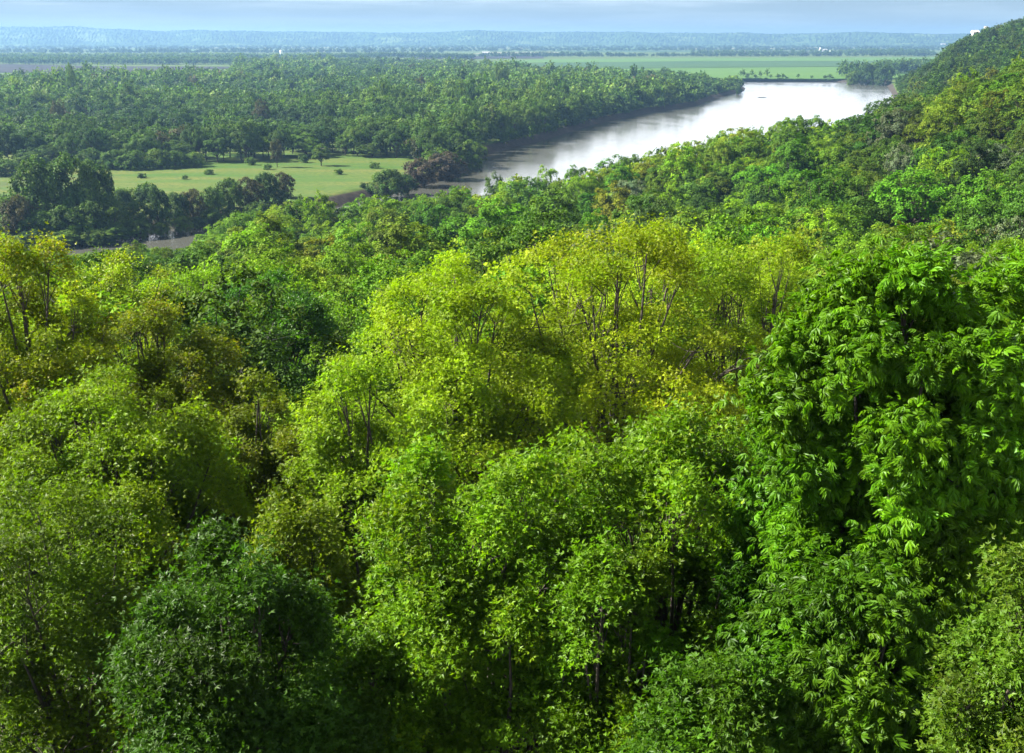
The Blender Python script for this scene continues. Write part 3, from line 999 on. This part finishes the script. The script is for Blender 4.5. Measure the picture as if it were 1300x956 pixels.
FL_MID = (0.046, 0.088, 0.016)
FL_LIGHT = (0.066, 0.115, 0.018)
FL_DARK = (0.030, 0.060, 0.016)
FL_BROWN = (0.055, 0.055, 0.026)
for a in [
 (52, 287, 192, 66, FL_MID, 6, 'great cottonwood on the mud bank, nearer the picture edge of three joined crowns'),
 (88, 285, 188, 70, FL_MID, 6, 'great cottonwood on the mud bank, tallest of three joined crowns'),
 (122, 283, 196, 54, FL_MID, 6, 'great cottonwood on the mud bank, next to the open meadow'),
 (352, 213, 178, 17, FL_BROWN, 2, 'bare brownish tree standing on the meadow before the woods'),
 (408, 211, 184, 24, FL_LIGHT, 0, 'lone small round tree on the open meadow'),
 (265, 222, 215, 13, FL_MID, 5, 'small dark bush alone on the meadow'),
 (492, 240, 206, 44, FL_MID, 5, 'green shrub at the meadow end beside the purplish thicket'),
 (514, 236, 213, 34, FL_DARK, 5, 'dark low shrub between the green shrub and the river'),
 (533, 226, 190, 44, PURPLE, 6, 'purplish brown leafless thicket by the river'),
 (566, 218, 182, 50, PURPLE, 6, 'larger purplish brown tree overhanging the river bank'),
 (598, 204, 168, 40, FL_LIGHT, 6, 'light green tree rising behind the purplish tree'),
 (1100, 104, 76, 30, FL_DARK, 6, 'dark cottonwood at the river bend before the bright crop field'),
 (1083, 104, 86, 20, FL_LIGHT, 6, 'lighter low tree at the river bend beside the dark cottonwood'),
 (1122, 105, 78, 26, FL_DARK, 6, 'dark round tree between the river bend cottonwood and the wooded bluff'),
 (938, 116, 106, 9, FL_DARK, 5, 'single small tree on the tip of the wooded point'),
]:
    plain_tree(*a)
for px, b, t, w, cc in [(430, 222, 214, 12, FL_LIGHT), (462, 238, 231, 12, FL_DARK),
                      (470, 239, 231, 14, FL_DARK), (235, 228, 222, 9, FL_MID), (180, 226, 219, 12, FL_DARK),
                      (340, 216, 208, 12, FL_MID), (475, 214, 205, 14, FL_LIGHT), (386, 207, 196, 13, FL_MID), (318, 210, 199, 15, FL_LIGHT), (500, 226, 214, 18, FL_DARK)]:
    plain_tree(px, b, t, w, cc, 6)
bank = [(6, 300, 246, 50), (26, 302, 238, 44), (50, 302, 252, 48), (84, 300, 246, 56), (116, 298, 240, 50), (146, 294, 238, 48), (172, 290, 240, 42), (201, 288, 228, 34),
        (224, 284, 234, 34), (246, 280, 230, 34), (270, 276, 226, 36), (292, 271, 222, 36), (316, 268, 221, 38), (338, 264, 219, 36), (360, 258, 219, 30), (-30, 300, 236, 60),
        (132, 270, 236, 34), (160, 262, 236, 30), (186, 258, 233, 30), (64, 270, 236, 40), (18, 272, 240, 40)]
for i, (px, b, t, w) in enumerate(bank):
    plain_tree(px + random.uniform(-8, 8), b - 2, b - random.uniform(16, 24), w * .8, random.choice([FL_MID, FL_DARK, FL_LIGHT]), 6, kind='bank')
    plain_tree(px, b - 7, t, w, random.choice([FL_MID, FL_DARK, FL_MID, FL_LIGHT, FL_BROWN]), random.choice([5, 6, 6]), kind='bank')
for i, (px, b, t, w) in enumerate([(8, 222, 200, 44), (-20, 216, 188, 50), (40, 214, 190, 44), (146, 214, 188, 40), (172, 215, 189, 40), (200, 214, 187, 38), (224, 213, 190, 34), (118, 212, 186, 40), (246, 212, 192, 30)]):
    plain_tree(px, b, t, w, random.choice([FL_LIGHT, FL_MID]), 6, kind='hedge')

EDGE_NEAR = [(-300, 213), (0, 211), (130, 210), (250, 209), (330, 204), (420, 197), (500, 201), (545, 208), (596, 204), (622, 187), (645, 182), (692, 172), (760, 150.5), (832, 137), (884, 129.5), (930, 114), (938, 110)]
EDGE_FAR = [(912, 98), (880, 90), (850, 87), (720, 88), (620, 83), (596, 78), (480, 72), (300, 77), (288, 90), (150, 93), (0, 96), (-300, 96)]
FOREST = np.array([at_z(x, y, FLAT)[:2] for x, y in EDGE_NEAR] + [at_z(x, y, 22)[:2] for x, y in EDGE_FAR])


def patchnoise(x, y):
    return math.sin(x * .011 + 1.3) + math.sin(y * .014 + x * .006) + math.sin((x - y) * .021 + .7) * .7


def flood_forest():
    y = 560.0
    row = 0
    while y < 3300:
        st = 11.5 + max(0, y - 650) / 300.0
        half = y * 0.50 + 40
        for x in np.arange(-half, half, st):
            X = x + random.uniform(-.42, .42) * st
            Y = y + random.uniform(-.42, .42) * st
            if X > 500:
                continue
            PT = (np.array([X]), np.array([Y]))
            if not inside(FOREST, *PT)[0]:
                continue
            if dist_line(RIVER, *PT)[0] < 6:
                continue
            pn = patchnoise(X, Y)
            colr = FL_LIGHT if pn + random.gauss(0, .8) > .9 else (FL_DARK if pn + random.gauss(0, .8) < -1.0 else FL_MID)
            if random.random() < .012:
                colr = FL_BROWN
            if pn < -2.1 and Y > 800:
                continue
            h = (18.5 + 3.2 * pn + random.gauss(0, 3.0)) * (1.35 if random.random() < .05 else 1)
            edge = dist_line(FOREST, *PT)[0]
            if edge < 10:
                h *= random.uniform(.5, .95)
            h = max(7, h)
            protos = far_protos if Y < 1150 else tiny_protos
            P = protos[random.choice([0, 0, 1, 1, 2, 4, 4])]
            s = random.uniform(1.0, 1.75) * (1 + max(0, Y - 900) / 6000)
            add(X, Y, FLAT - .3, s, h / P.h, P, jit(colr, .12), 'flood')
        y += st * .9
        row += 1


flood_forest()
BK = np.array([at_z(x, y, 0)[:2] for x, y in FAR_BANK_PX if x >= 520 and x < 945 and y > 113])
for (a, b) in zip(BK[:-1], BK[1:]):
    L = np.hypot(*(b - a))
    nv = np.array([-(b - a)[1], (b - a)[0]]) / L
    for k in range(int(L / 6.5)):
        p = a + (b - a) * (k + random.random()) / (L / 6.5) + nv * random.uniform(4, 13)
        P = far_protos[random.choice([5, 5, 0, 1])]
        h = random.uniform(5, 12)
        add(p[0], p[1], float(ground_z(p[0], p[1])[0]) - .4, random.uniform(.7, 1.1), h / P.h, P, jit(random.choice([FL_MID, FL_DARK, FL_LIGHT]), .12), 'flood')


def belt(pxs, base, depth, h, dens, col=FL_MID, hvar=.2, wide=1.0):
    """tree belts of the far plain; base: photo rows at both ends"""
    a, b = at_z(pxs[0], base[0], FLAT), at_z(pxs[1], base[1], FLAT)
    n = int(np.hypot(*(b - a)[:2]) * max(depth, 12) / 100 * dens)
    for _ in range(n):
        t = random.random()
        p = a + (b - a) * t
        P = tiny_protos[random.choice([0, 1, 2, 4])]
        s = random.uniform(1.0, 1.7) * wide
        add(p[0], p[1] + random.uniform(0, depth), FLAT - .2, s, h * random.uniform(1 - hvar, 1 + hvar) / P.h, P, jit(col, .1), 'belt')


belt((-60, 285), (82, 82.5), 420, 17, .35)
belt((-60, 300), (75, 75), 300, 17, .25, FL_LIGHT)
belt((285, 480), (75.5, 74), 300, 16, .3)
belt((470, 600), (73, 75.5), 250, 16, .35, FL_DARK)
belt((608, 1190), (72.6, 71.4), 60, 13, .45, FL_DARK, .4)
belt((620, 760), (71.5, 70.8), 90, 13, .35, FL_DARK, .5)
belt((880, 1180), (69.5, 68.5), 160, 15, .22, FL_MID, .5)
belt((1095, 1190), (69, 69), 400, 18, .22, FL_MID, .4)
belt((-60, 560), (68, 67.5), 260, 18, .10, FL_DARK, .5, 1.3)
belt((560, 1200), (65.5, 64), 260, 14, .07, FL_DARK, .5, 1.3)
belt((-60, 1200), (63, 62.2), 300, 15, .05, FL_DARK, .5, 1.5)
belt((-60, 1200), (60.6, 60.4), 300, 15, .05, FL_MID, .5, 1.6)
belt((930, 1060), (99.6, 100.0), 6, 6.5, .8, FL_MID, .5, .55)
belt((936, 1062), (101.0, 103.2), 5, 3.2, 3.0, FL_DARK, .4, .5)
belt((940, 985), (98, 98), 20, 11, .5, FL_LIGHT, .4, .6)
belt((900, 945), (107, 112), 30, 9, .8, FL_DARK, .3, .7)
belt((1070, 1135), (98, 101), 60, 24, .55, FL_MID, .3)
belt((1130, 1200), (95, 90), 120, 22, .5, FL_MID, .3)

# who shows largest: a coarse look from the camera
W_, H_ = 650, 478
zbuf = np.zeros((H_, W_), bool)


def splat(c, rx, rz):
    px, py, dep = project(c)
    cx, cyy = px[0] / 2, py[0] / 2
    a, b = rx * F / dep[0] / 2 * .92, rz * F / dep[0] / 2 * .92
    x0, x1 = int(max(0, cx - a)), int(min(W_ - 1, cx + a)) + 1
    y0, y1 = int(max(0, cyy - b)), int(min(H_ - 1, cyy + b)) + 1
    if x1 <= x0 or y1 <= y0:
        return 0
    yy, xx = np.mgrid[y0:y1, x0:x1]
    m = ((xx + .5 - cx) / max(a, .6)) ** 2 + ((yy + .5 - cyy) / max(b, .6)) ** 2 <= 1
    new = m & ~zbuf[y0:y1, x0:x1]
    zbuf[y0:y1, x0:x1] |= m
    return int(new.sum())


for t in sorted(trees, key=lambda t: t['c'][1]):
    splat(t['c'], t['rx'], t['rz'])
for c in sorted(cands, key=lambda c: c['y']):
    P = c['p']
    cc = np.array([c['x'], c['y'], c['z'] + P.hc * c['sz']])
    c['c'] = cc
    c['vis'] = splat(cc, P.w * c['s'], P.rz * c['sz'])
N_SOLO = 300 - len(HEROES)
order = sorted(cands, key=lambda c: -(c['vis'] + (1e6 if c.get('label') else 0)))
solo, mass = order[:N_SOLO], order[N_SOLO:]
print('cands', len(cands), 'visible', sum(c['vis'] > 0 for c in cands), 'smallest solo', solo[-1]['vis'], {k: sum(c['kind'] == k for c in solo) for k in set(c['kind'] for c in cands)})

KINDNAME = {'slope': 'broadleaf_tree', 'bluff': 'broadleaf_tree', 'plain': 'cottonwood_tree', 'bank': 'willow_tree', 'hedge': 'hedgerow_tree', 'flood': 'cottonwood_tree', 'belt': 'belt_tree'}
GROUPS = {'slope': 'trees of the wooded slope above the river', 'bluff': 'trees of the far wooded bluff', 'plain': 'trees by the meadow and river bend', 'bank': 'trees along the mud bank',
          'hedge': 'rounded trees along the back of the meadow', 'flood': 'trees of the floodplain forest', 'belt': 'trees of the far plain'}

for c in solo:
    P = c['p']
    nm = KINDNAME[c['kind']]
    if c['kind'] in ('flood', 'belt', 'plain', 'hedge', 'bank') and not P.bush:
        P2 = mid_protos[(int(c['x']) * 7 + int(c['y'])) % 8]
        c['sz'], c['s'] = c['sz'] * P.h / P2.h, c['s'] * P.w / P2.w
        P = c['p'] = P2
    elif P.bush:
        P2 = fine_bush
        c['sz'], c['s'] = c['sz'] * P.h / P2.h, c['s'] * P.w / P2.w
        P = c['p'] = P2
    if c.get('label') and c['kind'] == 'plain' and any(w in c['label'] for w in ('bush', 'shrub', 'thicket')):
        nm = 'shrub'
    if not c.get('label') and c['kind'] == 'plain' and P.h * c['sz'] < 9:
        nm = 'shrub'
    root = link(nm, None, loc=(c['x'], c['y'], c['z']), rz=c['rz'], sc=(c['s'], c['s'], c['sz']))
    cr = link('crown', P.crown_me, root)
    cr.color = (*c['col'], 1)
    link('trunk', P.trunk_me, root)
    c['root'] = root
    c['nm'] = nm


# labels: marked trees carry their own; the others are found from the nearest marked one
def tone(col):
    r, g, b = col
    if b > .5 * g:
        return 'greyish'
    if g > .155:
        return 'bright lime'
    if r > .88 * g and g > .1:
        return 'olive-yellow' if g > .12 else 'brownish olive'
    if g > .118:
        return 'light green'
    if g > .085:
        return 'mid green'
    return 'dark green'


anchors = [(project(c['c'])[0][0], project(c['c'])[1][0], c['short']) for c in []]
SHORT = {
 'smooth round dark green dome above the tallest yellow-green oak': 'the smooth dark dome', 'silvery grey-green tree on the open slope facing the river': 'the silvery tree',
 'large sunlit lime dome next to the silvery grey-green tree': 'the large lime dome', 'brownish olive round crown above the walnut trees': 'the brownish olive crown',
 'bright tree standing up against the wooded bluff': 'the bright tree against the bluff', 'tall lime tree at the water\'s edge in front of the meadow': 'the tall waterside lime tree',
 'dark narrow tree silhouetted against the river\'s lower reach': 'the dark riverside silhouette', 'pale airy tree with the bright river behind it': 'the pale airy tree',
 'rounded tree on the skyline of the slope where the river bends away': 'the rounded skyline tree', 'greyish olive tree by the muddy river bank': 'the greyish bank tree',
 'light green double-headed crown in the hollow above the lime elm': 'the double-headed crown', 'very dark crown in the shaded fold of the slope': 'the very dark crown',
 'yellowish rounded crown on the slope above the lime elms': 'the yellowish crown',
 'great cottonwood on the mud bank, tallest of three joined crowns': 'the great cottonwoods', 'bare brownish tree standing on the meadow before the woods': 'the bare meadow tree',
 'lone small round tree on the open meadow': 'the lone meadow tree', 'larger purplish brown tree overhanging the river bank': 'the purplish tree',
 'dark cottonwood at the river bend before the bright crop field': 'the river bend cottonwood', 'single small tree on the tip of the wooded point': 'the wooded point',
}
anchors = []
for c in solo:
    if c.get('label') in SHORT:
        p = project(c['c'])
        anchors.append((p[0][0], p[1][0], SHORT[c['label']]))
ORD = ['next', 'second', 'third', 'fourth', 'fifth', 'sixth', 'seventh', 'eighth', 'ninth', 'tenth', 'eleventh', 'twelfth', 'thirteenth', 'fourteenth', 'fifteenth']
sect = {}
for c in solo:
    if c.get('label'):
        tag(c['root'], c['label'], 'shrub' if c['nm'] == 'shrub' else 'tree', GROUPS[c['kind']])
        continue
    p = project(c['c'])
    px, py = p[0][0], p[1][0]
    ax_, ay_, nm = min(anchors, key=lambda a: (a[0] - px) ** 2 + (a[1] - py) ** 2 * 2.2)
    dx, dy = px - ax_, (py - ay_) * 1.6
    a = math.degrees(math.atan2(-dy, dx)) % 360
    k = int(((a + 22.5) % 360) // 45)
    where = ['right of', 'up-right of', 'above', 'up-left of', 'left of', 'down-left of', 'below', 'down-right of'][k]
    sect.setdefault((nm, where), []).append((math.hypot(dx, dy), c))
for (nm, where), lst in sect.items():
    cnt = {}
    for d_, c in sorted(lst, key=lambda q: q[0]):
        wide = c['s'] * c['p'].w
        form = 'broad' if wide > 7 else ('small' if wide < 4.6 else ('tall' if c['p'].h * c['sz'] > 17 else 'rounded'))
        desc = tone(c['col']) + ' ' + form
        i = cnt.get(desc, 0)
        cnt[desc] = i + 1
        o = ORD[min(i, 14)]
        place = {'slope': 'slope', 'bluff': 'bluff', 'bank': 'mud bank', 'hedge': 'meadow edge', 'flood': 'floodplain', 'belt': 'far plain', 'plain': 'meadow'}[c['kind']]
        tag(c['root'], f"{desc} {place} {'shrub' if c['nm'] == 'shrub' else 'tree'}, {o} such {where} {nm}", 'shrub' if c['nm'] == 'shrub' else 'tree', GROUPS[c['kind']])


# the rest of the woods, too many to count: three masses
def merge(name, items, label):
    V, Fs, T, off = [], [], [], 0
    for i_, c in enumerate(items):
        P = P2 = c['p']
        if c['kind'] == 'belt' or (c['y'] > 800 and c['vis'] < 4):
            P2 = micro_protos[i_ % 5]
        elif c['vis'] < (20 if c['y'] > 330 else 1) and c['y'] > 220 and (P in mid_protos or P in near_protos):
            P2 = far_protos[i_ % 2]
        if P2 is not P:
            c['sz'] *= P.h / P2.h
            c['s'] *= P.w / P2.w
            P = P2
        co, si = math.cos(c['rz']), math.sin(c['rz'])
        for v, f, t in ((P.v, P.f, (P.t * np.array(c['col'])).astype(np.float32)), (P.kv, P.kq, np.full((len(P.kq), 3), .05, np.float32))):
            w = np.empty_like(v)
            w[:, 0] = (v[:, 0] * co - v[:, 1] * si) * c['s'] + c['x']
            w[:, 1] = (v[:, 0] * si + v[:, 1] * co) * c['s'] + c['y']
            w[:, 2] = v[:, 2] * c['sz'] + c['z']
            V.append(w)
            Fs.append((f + off).astype(np.int32))
            T.append(t)
            off += len(v)
    V, Fs, T = np.concatenate(V), np.concatenate(Fs), np.concatenate(T)
    me = mesh_from(name, V, [Fs], [M_FOLIAGE], [T])
    del V, Fs, T
    print(name, len(items), len(me.polygons))
    o = link(name, me)
    tag(o, label, 'woods', None, 'stuff')


merge('slope_woods', [c for c in mass if c['kind'] in ('slope', 'bluff') and (c['vis'] > 0 or c['y'] < 150 or (c['y'] < 700 and random.random() < .4))], 'remaining crowns of the wooded slope and bluff on the near side of the river')
merge('floodplain_forest', [c for c in mass if c['kind'] in ('flood', 'bank', 'hedge', 'plain') and (c['vis'] > 0 or random.random() < .12)], 'dense hazy forest covering the floodplain across the river')
merge('distant_woods', [c for c in mass if c['kind'] == 'belt' and (c['vis'] > 0 or random.random() < .3)], 'thin hazy tree belts between the fields of the far plain')


def undergrowth():
    r = np.random.default_rng(5)
    n = 9000
    X, Y = r.uniform(-48, 48, n), r.uniform(27, 92, n)
    Z = ground_z(X, Y)
    per = 30
    i = np.repeat(np.arange(n), per)
    off = r.normal(size=(n * per, 3)) * [.7, .7, .42]
    up_ = r.uniform(0, 1, n) ** 1.6 * 6.5
    pos = np.stack([X[i], Y[i], Z[i] + .8 + up_[i]], -1) + off * (1 + .12 * up_[i])[:, None]
    V, Fc = scatter(T_CLUMP, pos, r.normal(size=(len(pos), 3)) * .5 + [0, 0, .8], r.normal(size=(len(pos), 3)), r.uniform(.10, .22, len(pos)))
    t = np.array([0.060, 0.110, 0.006]) * r.uniform(.6, 1.5, (n, 1))[i]
    tag(link('undergrowth', mesh_from('undergrowth', V, [Fc], [M_FOLIAGE], [t])), 'dark leafy undergrowth between the trunks below the viewpoint', 'undergrowth', None, 'stuff')


undergrowth()


# ------------------------------------------------------------------ far buildings
def flat_mat(name, c, rough=.6):
    return plain_mat(name, tuple(v * .92 for v in c), c, .6, rough)


M_WHITE = flat_mat('white_paint', (.8, .8, .78))
M_ROOF = flat_mat('grey_roof', (.32, .31, .31))
M_PINK = flat_mat('pale_roof', (.55, .42, .38))
M_GLASS = flat_mat('dark_glass', (.05, .06, .07), .15)
M_STEEL = flat_mat('galvanised_steel', (.62, .64, .66), .35)


def boxv(x0, x1, y0, y1, z0, z1):
    return np.array([[x0, y0, z0], [x1, y0, z0], [x1, y1, z0], [x0, y1, z0], [x0, y0, z1], [x1, y0, z1], [x1, y1, z1], [x0, y1, z1]], float)


BQ = np.array([[0, 3, 2, 1], [4, 5, 6, 7], [0, 1, 5, 4], [1, 2, 6, 5], [2, 3, 7, 6], [3, 0, 4, 7]])


def building(name, loc, L, D, H, roof_h, label, cat, n_win=3, roofm=None, rz=0.0):
    root = link(name, None, loc=loc, rz=rz)
    link('wall', mesh_from('wall', boxv(-L / 2, L / 2, -D / 2, D / 2, -1, H), [BQ], [M_WHITE]), root)
    e = .5
    v = np.array([[-L / 2 - e, -D / 2 - e, H], [L / 2 + e, -D / 2 - e, H], [L / 2 + e, D / 2 + e, H], [-L / 2 - e, D / 2 + e, H], [-L / 2 - e, 0, H + roof_h], [L / 2 + e, 0, H + roof_h]])
    link('roof', mesh_from('roof', v, [np.array([[0, 1, 5, 4], [2, 3, 4, 5], [0, 3, 2, 1]]), np.array([[3, 0, 4], [1, 2, 5]])], [roofm or M_ROOF]), root)
    for i in range(n_win):
        cx = -L / 2 + L * (i + .5) / n_win
        link('window', mesh_from('window', boxv(cx - .7, cx + .7, -D / 2 - .06, -D / 2 + .05, H * .35, H * .75), [BQ], [M_GLASS]), root)
    tag(root, label, cat)


def silo(name, loc, rad, H, label):
    root = link(name, None, loc=loc)
    th = np.linspace(0, 2 * math.pi, 16, endpoint=False)
    ring = lambda r, z: np.stack([r * np.cos(th), r * np.sin(th), np.full(16, z)], -1)
    j = np.arange(16)
    q = np.stack([j, (j + 1) % 16, (j + 1) % 16 + 16, j + 16], -1)
    link('tank', mesh_from('tank', np.concatenate([ring(rad, -1), ring(rad, H)]), [q], [M_WHITE]), root)
    rs = [(rad * 1.03, H), (rad * .85, H + rad * .45), (rad * .5, H + rad * .75), (.05, H + rad * .9)]
    V = np.concatenate([ring(r, z) for r, z in rs])
    link('dome', mesh_from('dome', V, [np.concatenate([q + 16 * k for k in range(3)])], [M_STEEL], smooth=True), root)
    tag(root, label, 'silo')


def spot(px, py):
    p = at_z(px, py, FLAT)
    return (p[0], p[1], FLAT)


silo('farm_silo', spot(357, 71.3), 5.5, 19, 'tall white silo rising from the far plain tree belt')
building('white_barn', spot(617, 69.5), 34, 16, 8, 5, 'long white barn at the end of the ploughed strip on the far plain', 'barn', 3)
building('farm_house', spot(1047, 66), 22, 14, 9, 6, 'white farmhouse among the trees beyond the bright crop field', 'house', 3)
silo('farm_silo', spot(1041, 66), 6, 17, 'white silo beside the white farmhouse beyond the crop field')
building('farm_shed', spot(1056, 66), 20, 12, 6, 4, 'low white shed on the other side of the white farmhouse', 'shed', 2)
p = at_d(1238, 40, 1470)
building('bluff_house', (p[0], p[1], p[2] - 5.2), 7, 7, 4.5, 2.2, 'white house with a pale roof peeping over the wooded bluff', 'house', 4, M_PINK)
p = at_d(1252, 34, 1480)
building('bluff_cabin', (p[0], p[1], p[2] - 4.4), 3.2, 4, 3.2, 1.8, 'small white cabin higher up the bluff than the pale-roofed house', 'house', 1)
building('village_house', spot(1197, 59), 40, 20, 16, 8, 'tiny white building in the hazy distance beside the bluff', 'building', 3)

# driftwood in the river
p = at_z(967, 124, 0.0)
lines = [(np.array([[-6, 0, -.2], [-2, .6, .35], [3, .2, .3], [7, -.5, -.1]]), [.35, .45, .4, .2]), (np.array([[1, .3, .2], [2.2, 1.2, 1.3], [3.2, 1.5, 1.9]]), [.22, .15, .06]),
         (np.array([[-2, .5, .3], [-3.4, -.6, 1.0], [-4.2, -1.0, 1.5]]), [.2, .14, .05])]
v, q = tubes(lines, 6)
tag(link('driftwood_log', mesh_from('driftwood_log', v, [q], [M_BARK], smooth=True), loc=tuple(p)), 'dark driftwood log floating in the bright river', 'log')

del cands, solo, mass, order, mid_protos, far_protos, tiny_protos, micro_protos, near_protos
import gc
gc.collect()
